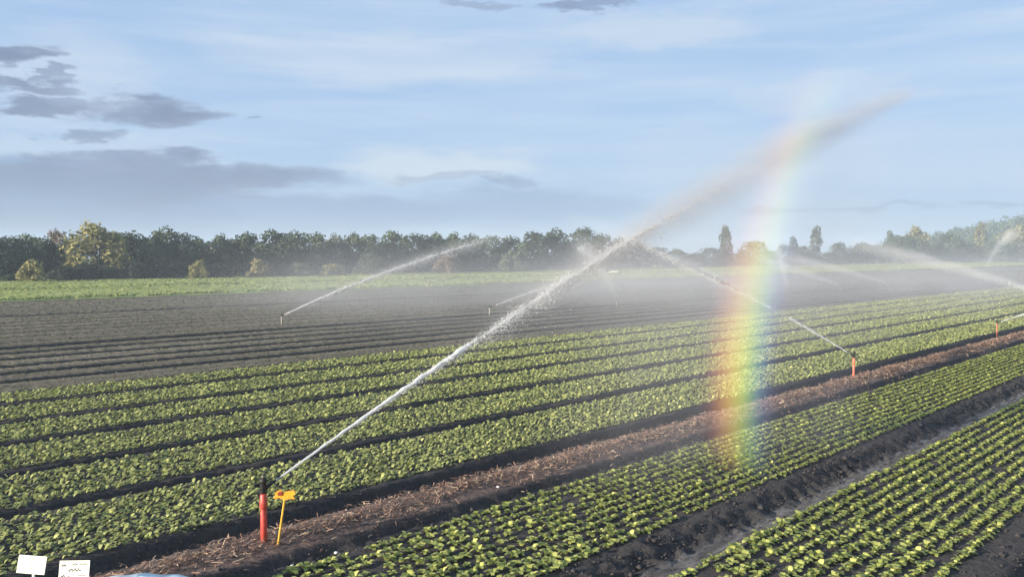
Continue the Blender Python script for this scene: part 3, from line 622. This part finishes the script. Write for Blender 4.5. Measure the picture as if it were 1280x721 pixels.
def jet(P0, az_, el_, vel, L, label, stream=None, plume=None, group=None, core=None, fall=None):
    """stream: list of (x0, x1, count, radius0, radius1, size); plume: dict for spray_mat"""
    o = empty('water_jet', P0, math.pi / 2 - R(az_)); tag(o, label, 'water jet', group)
    E_ = R(el_); vh = vel * math.cos(E_); zf = lambda x: x * np.tan(E_) - G * x * x / (2 * vh * vh)
    if stream:
        Vs, n0, Fs = [], 0, []
        tet = np.array([[1, 0, -.35], [-.5, .87, -.35], [-.5, -.87, -.35], [0, 0, 1]]) * .8; tf = np.array([[0, 2, 1], [0, 1, 3], [1, 2, 3], [2, 0, 3]])
        for x0, x1, cnt, ra, rb, sz, pw in stream:
            f_ = rng.beta(1.9, 2.3, cnt) if pw == 'fade' else rng.beta(1.0, 1.7, cnt) if pw == 'tail' else rng.random(cnt) ** pw; x = x0 + (x1 - x0) * f_
            clump = 1 + .8 * np.sin(x * 7 + 2 * np.sin(x * 3.1)) * np.sin(x * 2.3); kk = rng.random(cnt) < np.clip(clump, .25, 1); x, f_ = x[kk], f_[kk]; c_ = len(x)
            rad = (ra + (rb - ra) * f_) * np.abs(rng.normal(0, .55, c_)); th = rng.uniform(0, 6.283, c_)
            lag = np.abs(rng.normal(0, 1, c_)) * rad * .5
            P = np.stack([x, rad * np.cos(th), zf(x) + rad * np.sin(th) - lag], -1); s_ = sz * rng.lognormal(0, .4, c_) * (1 + f_ * .3)
            st = np.stack([s_ * rng.uniform(1, 2.6, c_), s_, s_], -1); sl = np.tan(E_) - G * x / vh ** 2
            q = tet[None] * st[:, None]; q = q[:, np.arange(4)]; flip = rng.choice([-1, 1], (c_, 1)); q[:, :, 1] *= flip; q[:, :, 2] += q[:, :, 0] * sl[:, None]
            Vs.append((P[:, None] + q).reshape(-1, 3)); Fs.append((np.arange(c_)[:, None, None] * 4 + tf[None]).reshape(-1, 3) + n0); n0 += c_ * 4
        link('stream', mesh_np('stream', np.concatenate(Vs), np.concatenate(Fs), nper=3), WATER, o)
    if core:                                # unbroken water leaving the nozzle: thin, slightly ragged rope
        L_, ra, rb = core; nn_ = 90; mb = MB(); xs_ = [L_ * i / nn_ for i in range(nn_ + 1)]; ph = rng.uniform(0, 6.28, 4)
        rad = [max(.002, (ra + (rb - ra) * (i / nn_) ** 1.2) * (1 + (.05 + .3 * i / nn_) * (math.sin(i * .9 + ph[0]) + .7 * math.sin(i * 2.1 + ph[1])) * .6 + rng.normal(0, .06))) * min(1, (nn_ - i) / 3 + .15) for i in range(nn_ + 1)]
        mb.tube([(x_, .25 * rb * (i / nn_) * math.sin(i * .55 + ph[2]), float(zf(x_)) + .25 * rb * (i / nn_) * math.sin(i * .7 + ph[3])) for i, x_ in enumerate(xs_)], rad, 9); mb.build('core', WATER, o, True)
    if fall:                                # fine drops raining out of the arc down to the crop
        x0, x1, dn_, wd_ = fall; m_, t_ = new_mat('falling_spray'); tc_ = t_.n('ShaderNodeTexCoord').outputs['Object']; q_ = t_.n('ShaderNodeSeparateXYZ'); t_.put(q_.inputs[0], tc_); X_, Y_, Z_ = q_.outputs
        top_ = t_.m('SUBTRACT', t_.m('MULTIPLY', X_, math.tan(E_)), t_.m('MULTIPLY', t_.m('MULTIPLY', X_, X_), G / (2 * vh * vh)))
        lat = t_.ramp(t_.m('ABSOLUTE', Y_), wd_, 0, 0, 1); dep = t_.m('SUBTRACT', top_, Z_)
        lon = t_.m('MULTIPLY', t_.ramp(X_, x0, x0 + .35 * (x1 - x0)), t_.ramp(X_, x1, x1 - .3 * (x1 - x0)))
        sl_ = t_.n('ShaderNodeCombineXYZ'); t_.put(sl_.inputs[0], t_.m('ADD', X_, t_.m('MULTIPLY', Z_, -.35))); t_.put(sl_.inputs[1], Y_); t_.put(sl_.inputs[2], t_.m('MULTIPLY', Z_, .25))
        den = t_.m('MULTIPLY', t_.m('MULTIPLY', t_.m('MULTIPLY', lat, lon), t_.ramp(dep, -.15, .35)), t_.m('MULTIPLY', t_.ramp(t_.noise(sl_.outputs[0], 1.1, 3, .55), .3, .7, .35, 1.4), dn_))
        den = t_.m('MULTIPLY', den, t_.ramp(dep, 0, 4.5, 1, .35))
        v_n = t_.n('ShaderNodeVolumePrincipled'); v_n.inputs['Color'].default_value = (.86, .86, .89, 1); t_.put(v_n.inputs['Density'], den)
        o_n = t_.n('ShaderNodeOutputMaterial'); t_.nt.links.new(v_n.outputs[0], o_n.inputs['Volume']); m_.cycles.volume_step_rate = .25
        V, Fs, nn_ = [], [], 20
        for i in range(nn_ + 1):
            x_ = x0 + (x1 - x0) * i / nn_; zt = float(zf(x_)) + .16; V += [(x_, -wd_, -P0[2] + .02), (x_, wd_, -P0[2] + .02), (x_, wd_, zt), (x_, -wd_, zt)]
        for i in range(nn_):
            for j in range(4): Fs.append((i * 4 + j, i * 4 + (j + 1) % 4, (i + 1) * 4 + (j + 1) % 4, (i + 1) * 4 + j))
        Fs += [(3, 2, 1, 0), tuple(nn_ * 4 + j for j in range(4))]; link('falling_spray', mesh_py('falling_spray', V, Fs), m_, o)
    if plume:
        pm = dict(plume); x0 = pm.pop('x0', 0.)
        mt = spray_mat('spray', el_, vel, L, **pm); n = 26; ns = 14; V, Fs = [], []
        for i in range(n + 1):
            x = x0 + (L - x0) * i / n; r_ = (pm['r0'] + pm['k'] * x); sl = math.atan(math.tan(E_) - G * x / vh ** 2)
            for j in range(ns):
                th = 2 * math.pi * j / ns; a_, b_ = r_ * math.cos(th) * 1.02, r_ * math.sin(th) * 1.04 / math.cos(E_)
                V.append((x, a_, float(zf(x)) - pm.get('sag', 0) * x + b_))
        for i in range(n):
            for j in range(ns): Fs.append((i * ns + j, i * ns + (j + 1) % ns, (i + 1) * ns + (j + 1) % ns, (i + 1) * ns + j))
        Fs.append(tuple(range(ns))[::-1]); Fs.append(tuple(n * ns + j for j in range(ns)))
        link('spray', mesh_py('spray', V, Fs), mt, o)
    return o

s1, n1_ = sprinkler(ground_at(330, 681, 0.0), 57.8, 30.1, 'red sprinkler riser with black head in the foreground straw beside the yellow marker', RED, True, .79)
jet(n1_, 57.8, 30.1, 27.15, 12.8, 'big white water jet arching from the foreground red sprinkler up across the sky',
    core=(2.68, .012, .036), fall=(3.2, 12.2, .12, 1.6),
    stream=[(.5, 2.74, 5000, .012, .075, .0042, .7), (2.7, 6.6, 15000, .11, .18, .0046, 'fade'), (2.4, 8.0, 10000, .22, .46, .0032, 'fade'), (4.5, 9.5, 6000, .16, .34, .0032, 'tail')],
    plume=dict(r0=.26, k=.026, dens=1.3, prof=[(0, .0), (.2, .15), (.34, .6), (.45, 1.1), (.7, 1.1), (.85, 1.1), (.96, .9), (1, 0)], g_=.0, nscale=1.1, col=(.68, .645, .635), tipk=.75))
s2, n2_ = sprinkler(ground_at(1067, 474), -99.6, 30.3, 'orange-red sprinkler riser on the straw strip right of the rainbow', ORED, True, .77, .85)
jet(n2_, -99.6, 30.3, 21.6, 8.2, 'thin white jet from the orange-red sprinkler slanting up left across the rainbow',
    core=(1.75, .013, .026), fall=(2.5, 8.0, .06, 1.6),
    stream=[(.3, 1.8, 1800, .015, .05, .006, 1), (2.35, 4.0, 9000, .025, .065, .0065, 1), (3.4, 6.6, 9000, .06, .14, .0058, 'tail')],
    plume=dict(r0=.06, k=.035, dens=1.2, prof=[(0, .1), (.25, .4), (.5, 1), (.7, .5), (1, 0)], g_=-.15))
s3, n3_ = sprinkler(ground_at(1246, 418), 111.4, 22.0, 'distant orange sprinkler riser at the right end of the straw strip', ORED, True, .62, .6)
jet(n3_, 111.4, 22.0, 20.3, 8, 'thin pale jet leaving the picture at the right edge from the distant orange sprinkler',
    stream=[(0, 4.5, 5200, .015, .07, .012, 1), (4.5, 8, 2500, .07, .2, .013, 1)], plume=dict(r0=.1, k=.06, dens=.4, prof=[(0, .1), (.5, 1), (1, 0)], g_=-.3))
s4, n4_ = sprinkler(ground_at(352, 407), 78.5, 24.6, 'slim pale sprinkler riser at the left of the dark field', PALE, True, .58, .75)
jet(n4_, 78.5, 24.6, 25.8, 11.8, 'white jet rising right from the slim pale sprinkler over the dark field',
    stream=[(0, 3.0, 6500, .02, .10, .014, 1), (3.0, 10.5, 6000, .10, .30, .012, 'tail')], plume=dict(r0=.14, k=.05, dens=.6, prof=[(0, .2), (.3, .8), (.6, .8), (.85, .3), (1, 0)], g_=-.3))
s5, n5_ = sprinkler(ground_at(612, 394), 84.8, 21.0, 'small white sprinkler riser in the middle of the dark field', PALE, True, .55, .9)
jet(n5_, 84.8, 21.0, 27.2, 9, 'faint grey jet rising right from the small white sprinkler',
    stream=[(.2, 6.5, 1800, .05, .2, .013, 1)], plume=dict(r0=.16, k=.05, dens=.42, prof=[(0, .4), (.4, .9), (.8, .5), (1, 0)], g_=-.3))
FAR = [(59, 9.3, -75.8, 20.2, 30.6, 13.5, 'long pale jet slanting up left from beyond the right edge', 1.7, (0, 4, 1500, .05, .16, .012, 1)),
       (97, 34, -76.4, 17.6, 32.2, 13, 'soft far jet slanting up left under the wooded hill', .95, None),
       (84, 34, -99.9, 19.4, 33.2, 9.5, 'short soft jet right of the rainbow', .95, None),
       (72, 34, 9.5, 35.0, 23.7, 8.0, 'upright far plume of spray right beside the rainbow', .5, None),
       (46.6, 34.4, -163.6, 25.5, 19.1, 14.5, 'faint jet leaning left in front of the hazy middle trees', .22, (8.5, 12.5, 1500, .1, .25, .014, 1)),
       (134.5, 34, 45.3, 35.0, 19.9, 19, 'faint far jet curving up right before the wooded hill', .3, None)]
for u_, v_, az_, el_, ve, L_, lab, dn, stm in FAR:
    hid, nn_ = sprinkler(W(u_, v_, float(hz(v_))), az_, el_, 'tiny distant sprinkler riser feeding the ' + ' '.join(lab.split()[:8]), PALE, False, .55, .6)
    jet(nn_, az_, el_, ve, L_, lab, stream=[stm] if stm else None, plume=dict(r0=.12 if stm and u_ > 50 else .26, k=.042 if stm and u_ > 50 else .055, dens=dn, prof=[(0, .7), (.3, 1), (.7, .8), (1, 0)], g_=-.1))

# ------------------------------------------------------------------ drifting spray and air
m, t = new_mat('drifting_spray'); tc = t.n('ShaderNodeTexCoord').outputs['Object']; s = t.n('ShaderNodeSeparateXYZ'); t.put(s.inputs[0], tc); x, y, z = s.outputs
nn = t.ramp(t.noise(t.vmul(tc, (.5, .8, 1)), .14, 2, .5), .32, .7, .2, 1.5)
fx = t.m('MULTIPLY', t.ramp(x, 14, 38), t.ramp(x, 150, 80)); fy = t.m('MULTIPLY', t.ramp(y, 6.5, 16), t.ramp(y, 72, 40)); fz = t.ramp(z, 7.2, .3)
de = t.m('MULTIPLY', t.m('MULTIPLY', t.m('MULTIPLY', fx, fy), t.m('MULTIPLY', fz, fz)), t.m('MULTIPLY', nn, .020))
vsn = t.n('ShaderNodeVolumePrincipled'); vsn.inputs['Color'].default_value = (.81, .84, .89, 1); vsn.inputs['Anisotropy'].default_value = .05; t.put(vsn.inputs['Density'], de)
ou = t.n('ShaderNodeOutputMaterial'); t.nt.links.new(vsn.outputs[0], ou.inputs['Volume']); m.cycles.volume_step_rate = .4
mb = MB(); mb.box((100, 41, 4.9), (190, 72, 10.2), bev=.5)
o = mb.build('mist', m); o.rotation_euler = (0, 0, math.pi / 2 - ROW); tag(o, 'veil of fine drifting spray over the middle and right of the fields', 'mist', kind='stuff')

m, t = new_mat('air'); pv = t.n('ShaderNodeVolumePrincipled'); pv.inputs['Color'].default_value = (.60, .73, .85, 1); pv.inputs['Density'].default_value = .0008; pv.inputs['Anisotropy'].default_value = 0
ou = t.n('ShaderNodeOutputMaterial'); t.nt.links.new(pv.outputs[0], ou.inputs['Volume'])
mb = MB(); mb.box((0, 0, 20.5), (3600, 3600, 45), bev=1); o = mb.build('haze', m); tag(o, 'thin pale haze in the air over the fields', 'haze', kind='stuff')

# ------------------------------------------------------------------ rainbow: sunlit drops on a cone round the point opposite the sun
AX = Vector((math.sin(R(57.5)) * math.cos(R(8.5)), math.cos(R(57.5)) * math.cos(R(8.5)), -math.sin(R(8.5))))
XL = Vector((AX.y, -AX.x, 0)).normalized() * -1; YL = AX.cross(XL)
if YL.z < 0: YL = -YL; 
Mr = Matrix((XL, YL, AX)).transposed().to_4x4(); Mr.translation = (0, 0, H)
a0, a1, z0, z1 = R(38.4), R(45.2), 10.2, 11.4; V, Fs = [], []; n = 60
for i in range(n + 1):
    ph = R(-32 + 80 * i / n)
    for zz, aa in ((z0, a0), (z0, a1), (z1, a1), (z1, a0)): V.append((zz * math.tan(aa) * math.cos(ph), zz * math.tan(aa) * math.sin(ph), zz))
for i in range(n):
    for j in range(4): Fs.append((i * 4 + j, i * 4 + (j + 1) % 4, (i + 1) * 4 + (j + 1) % 4, (i + 1) * 4 + j))
Fs += [(3, 2, 1, 0), tuple(n * 4 + j for j in range(4))]
m, t = new_mat('rainbow_drops'); tc = t.n('ShaderNodeTexCoord').outputs['Object']; s = t.n('ShaderNodeSeparateXYZ'); t.put(s.inputs[0], tc); x, y, z = s.outputs
ang = t.m('ARCTANGENT', t.m('DIVIDE', t.m('SQRT', t.m('ADD', t.m('MULTIPLY', x, x), t.m('MULTIPLY', y, y))), z)); ang = t.m('MULTIPLY', ang, 180 / math.pi)
def gauss(c_, w_, a_): return t.m('MULTIPLY', t.m('POWER', 2.71828, t.m('MULTIPLY', t.m('POWER', t.m('MULTIPLY', t.m('SUBTRACT', ang, c_), 1 / w_), 2.0), -1.0)), a_)
cr_, cg_, cb_ = gauss(42.15, 1.1, 1.0), t.m('ADD', gauss(41.5, .98, .80), gauss(42.5, .8, .16)), t.m('ADD', gauss(40.5, .8, .27), gauss(42.0, 1.0, .06))
cc = t.n('ShaderNodeCombineColor'); t.put(cc.inputs[0], cr_); t.put(cc.inputs[1], cg_); t.put(cc.inputs[2], cb_)
gp = t.n('ShaderNodeNewGeometry'); sg = t.n('ShaderNodeSeparateXYZ'); t.put(sg.inputs[0], gp.outputs['Position']); wz = sg.outputs[2]
fade = t.m('MULTIPLY', t.ramp(wz, .0, 2.0, .25, 1), t.m('ADD', t.ramp(wz, 2.6, 4.8, .66, 0), t.ramp(wz, 3.8, 6.9, .34, 0)))
vsn = t.n('ShaderNodeVolumeScatter'); t.put(vsn.inputs['Color'], cc.outputs[0]); t.put(vsn.inputs['Density'], t.m('MULTIPLY', fade, .44)); vsn.inputs['Anisotropy'].default_value = -.55
ou = t.n('ShaderNodeOutputMaterial'); t.nt.links.new(vsn.outputs[0], ou.inputs['Volume']); m.cycles.volume_step_rate = .15
o = link('rainbow', mesh_py('rainbow', V, Fs), m); o.matrix_world = Mr; tag(o, 'upright band of rainbow colours in the spray left of the orange-red sprinkler', 'rainbow')

# ------------------------------------------------------------------ small things in the foreground
p = ground_at(347, 684); top = ground_at(347, 684) + Vector(((357 - 347) / F * p.y, 0, (684 - 620) / F * p.y)); axis = (top - p).normalized()
o = empty('marker_stake', p); tag(o, 'yellow marker stake with an orange plate leaning beside the foreground red sprinkler', 'marker')
L_ = (top - p).length; Mx = axis.to_track_quat('Z', 'Y').to_matrix().to_4x4()
mb = MB(); mb.box(axis * (L_ / 2 - .04), (.046, .018, L_ + .08), Mx, .004); mb.build('stake', YEL, o)
mb = MB(); prof = [(-.122, .012), (-.098, .088), (-.045, .112), (-.005, .082), (.045, .098), (.112, .108), (.132, .066), (.098, .046), (.124, .006), (.05, .012), (.0, -.012), (-.05, .022)]
V = [Vector((x_, -.022, z_)) for x_, z_ in prof] + [Vector((x_, .004, z_)) for x_, z_ in prof]; k_ = len(prof)
mb.add([axis * (L_ - .02) + v for v in V], [tuple(range(k_))[::-1], tuple(range(k_, 2 * k_))] + [(i, (i + 1) % k_, k_ + (i + 1) % k_, k_ + i) for i in range(k_)])
pl = mb.build('plate', ORG, o)
mb = MB(); c0 = axis * (L_ - .02) + Vector((-.045, -.027, .072)); mb.tube([c0 + Vector((.026 * math.cos(a_), 0, .021 * math.sin(a_))) for a_ in np.linspace(0, 6.283, 15)], .007, 6); mb.tube([c0 + Vector((-.02, 0, -.018)), c0 + Vector((.02, 0, .02))], .006, 6); mb.build('mark', DKRED, pl)

INK = simple('grey_ink', (.16, .16, .17), .8, .2, 30)
def signboard(px_, base_y, x0, x1, y0, y1, roll, label, script):
    p = ground_at(px_, base_y); dpt = p.y; o = empty('sign', p, R(-6)); tag(o, label, 'sign')
    wd_ = (x1 - x0) / F * dpt; hh = (y1 - y0) / F * dpt; zc = (base_y - (y0 + y1) / 2) / F * dpt; M_ = Matrix.Rotation(R(roll), 4, 'Y') @ Matrix.Rotation(R(-14), 4, 'X')
    mb = MB(); mb.box((0, .012, zc / 2 - .04), (.026, .016, zc + .06), bev=.003); mb.build('post', WHITEP, o)
    mb = MB(); mb.box((0, -.01, zc), (wd_, .006, hh), M_, .002); b_ = mb.build('board', WHITEP, o)
    mb = MB()
    for (lx, lz, wl, kind_) in script:
        pts = []; nn_ = int(34 * wl / .3) + 8
        for i in range(nn_):
            f_ = i / (nn_ - 1); q = Vector(((lx + wl * f_) * wd_, 0, (lz + kind_ * (.6 * math.sin(f_ * nn_ * .9 + lx * 9) + .4 * math.sin(f_ * nn_ * .41 + 2))) * hh)); pts.append(M_ @ (q + Vector((0, -.0045, 0))) + Vector((0, -.01, zc)))
        mb.tube(pts, .0022, 4)
    mb.build('handwriting', INK, b_); return o
signboard(42, 766, 24, 62, 692, 714, 2, 'blank-looking white sign on a stake at the bottom left corner', [(-.05, .33, .14, .03), (-.1, .02, .22, .015), (-.08, -.2, .18, .012)])
signboard(95, 772, 74, 115, 698, 720, -3, 'white sign with grey handwriting right of the blank-looking sign', [(-.43, .24, .16, .10), (-.08, .30, .2, .07), (.18, .30, .26, .06), (-.2, -.02, .42, .12), (-.42, -.34, .14, .10), (-.2, -.36, .1, .04), (.12, -.32, .28, .04)])

# pale blue sheet poking into the bottom edge
PB = simple('pale_blue_plastic', (.42, .55, .62), .35, .12, 6)
V, Fs = [], []; nu, nv_ = 24, 10; c0 = ground_at(178, 742)
for i in range(nu + 1):
    for j in range(nv_ + 1):
        a_, b_ = i / nu * 2 - 1, j / nv_ * 2 - 1; e_ = max(0, 1 - abs(a_) ** 3) * max(0, 1 - abs(b_) ** 3)
        V.append((a_ * .52, b_ * .26, .155 * e_ ** .5 + .012 * math.sin(a_ * 9 + b_ * 4) * e_))
for i in range(nu):
    for j in range(nv_): Fs.append((i * (nv_ + 1) + j, (i + 1) * (nv_ + 1) + j, (i + 1) * (nv_ + 1) + j + 1, i * (nv_ + 1) + j + 1))
o = link('plastic_sheet', mesh_py('plastic_sheet', V, Fs, True), PB, None, c0); sm_ = o.modifiers.new('thickness', 'SOLIDIFY'); sm_.thickness = .012; sm_.offset = -1
tag(o, 'pale blue plastic sheet bulging up at the bottom edge right of the signs', 'plastic sheet')
STONE = simple('pale_stone', (.62, .60, .57), .7, .12, 40)
for px_, py_, sz, lab in ((366 / 2.567 + 480, 611, .024, 'small white stone on the straw strip halfway to the rainbow'), (365, 696, .02, 'pale pebble on the dark soil just right of the yellow stake foot'), (420, 681, .026, 'pale stone on the dark soil right of the pebble'), (299, 661, .018, 'pale pebble in the furrow left of the red sprinkler')):
    pt = ground_at(px_, py_); u_, v2 = UV(pt); mb = MB(); r_ = random.Random(px_)
    mb.lathe([(sz * .5, -sz * .4), (sz * .95, -.1 * sz), (sz, .15 * sz), (sz * .7, .5 * sz), (sz * .2, .65 * sz)], 9)
    for vv_ in mb.V: vv_.x *= r_.uniform(.85, 1.2); vv_.y *= r_.uniform(.8, 1.1)
    o = mb.build('stone', STONE, None, True, (pt.x, pt.y, float(hz(v2)) + sz * .3 + .01)); tag(o, lab, 'stone')
# white bundle at the far side of the dark field
pt = ground_at(768, 343); mb = MB(); mb.lathe([(.05, -1.05), (.22, -.98), (.26, -.5), (.24, .1), (.27, .6), (.2, .98), (.05, 1.05)], 12, Matrix.Rotation(R(90), 4, 'Y')); o = mb.build('white_bundle', WHITEP, None, True, (pt.x, pt.y, .42)); tag(o, 'low white bundle lying far off in the grass behind the big jet', 'bundle')

# ------------------------------------------------------------------ render settings
vs_ = sc.view_settings; vs_.view_transform = 'Standard'; vs_.look = 'None'; vs_.exposure = 1.37; vs_.gamma = 1; vs_.use_curve_mapping = False
sc.render.engine = 'CYCLES'; cy = sc.cycles; cy.use_denoising = True
try: cy.denoiser = 'OPENIMAGEDENOISE'
except Exception: pass
cy.max_bounces = 8; cy.diffuse_bounces = 3; cy.glossy_bounces = 2; cy.transmission_bounces = 3; cy.transparent_max_bounces = 24; cy.volume_bounces = 0
cy.volume_max_steps = 256
sc.render.film_transparent = False
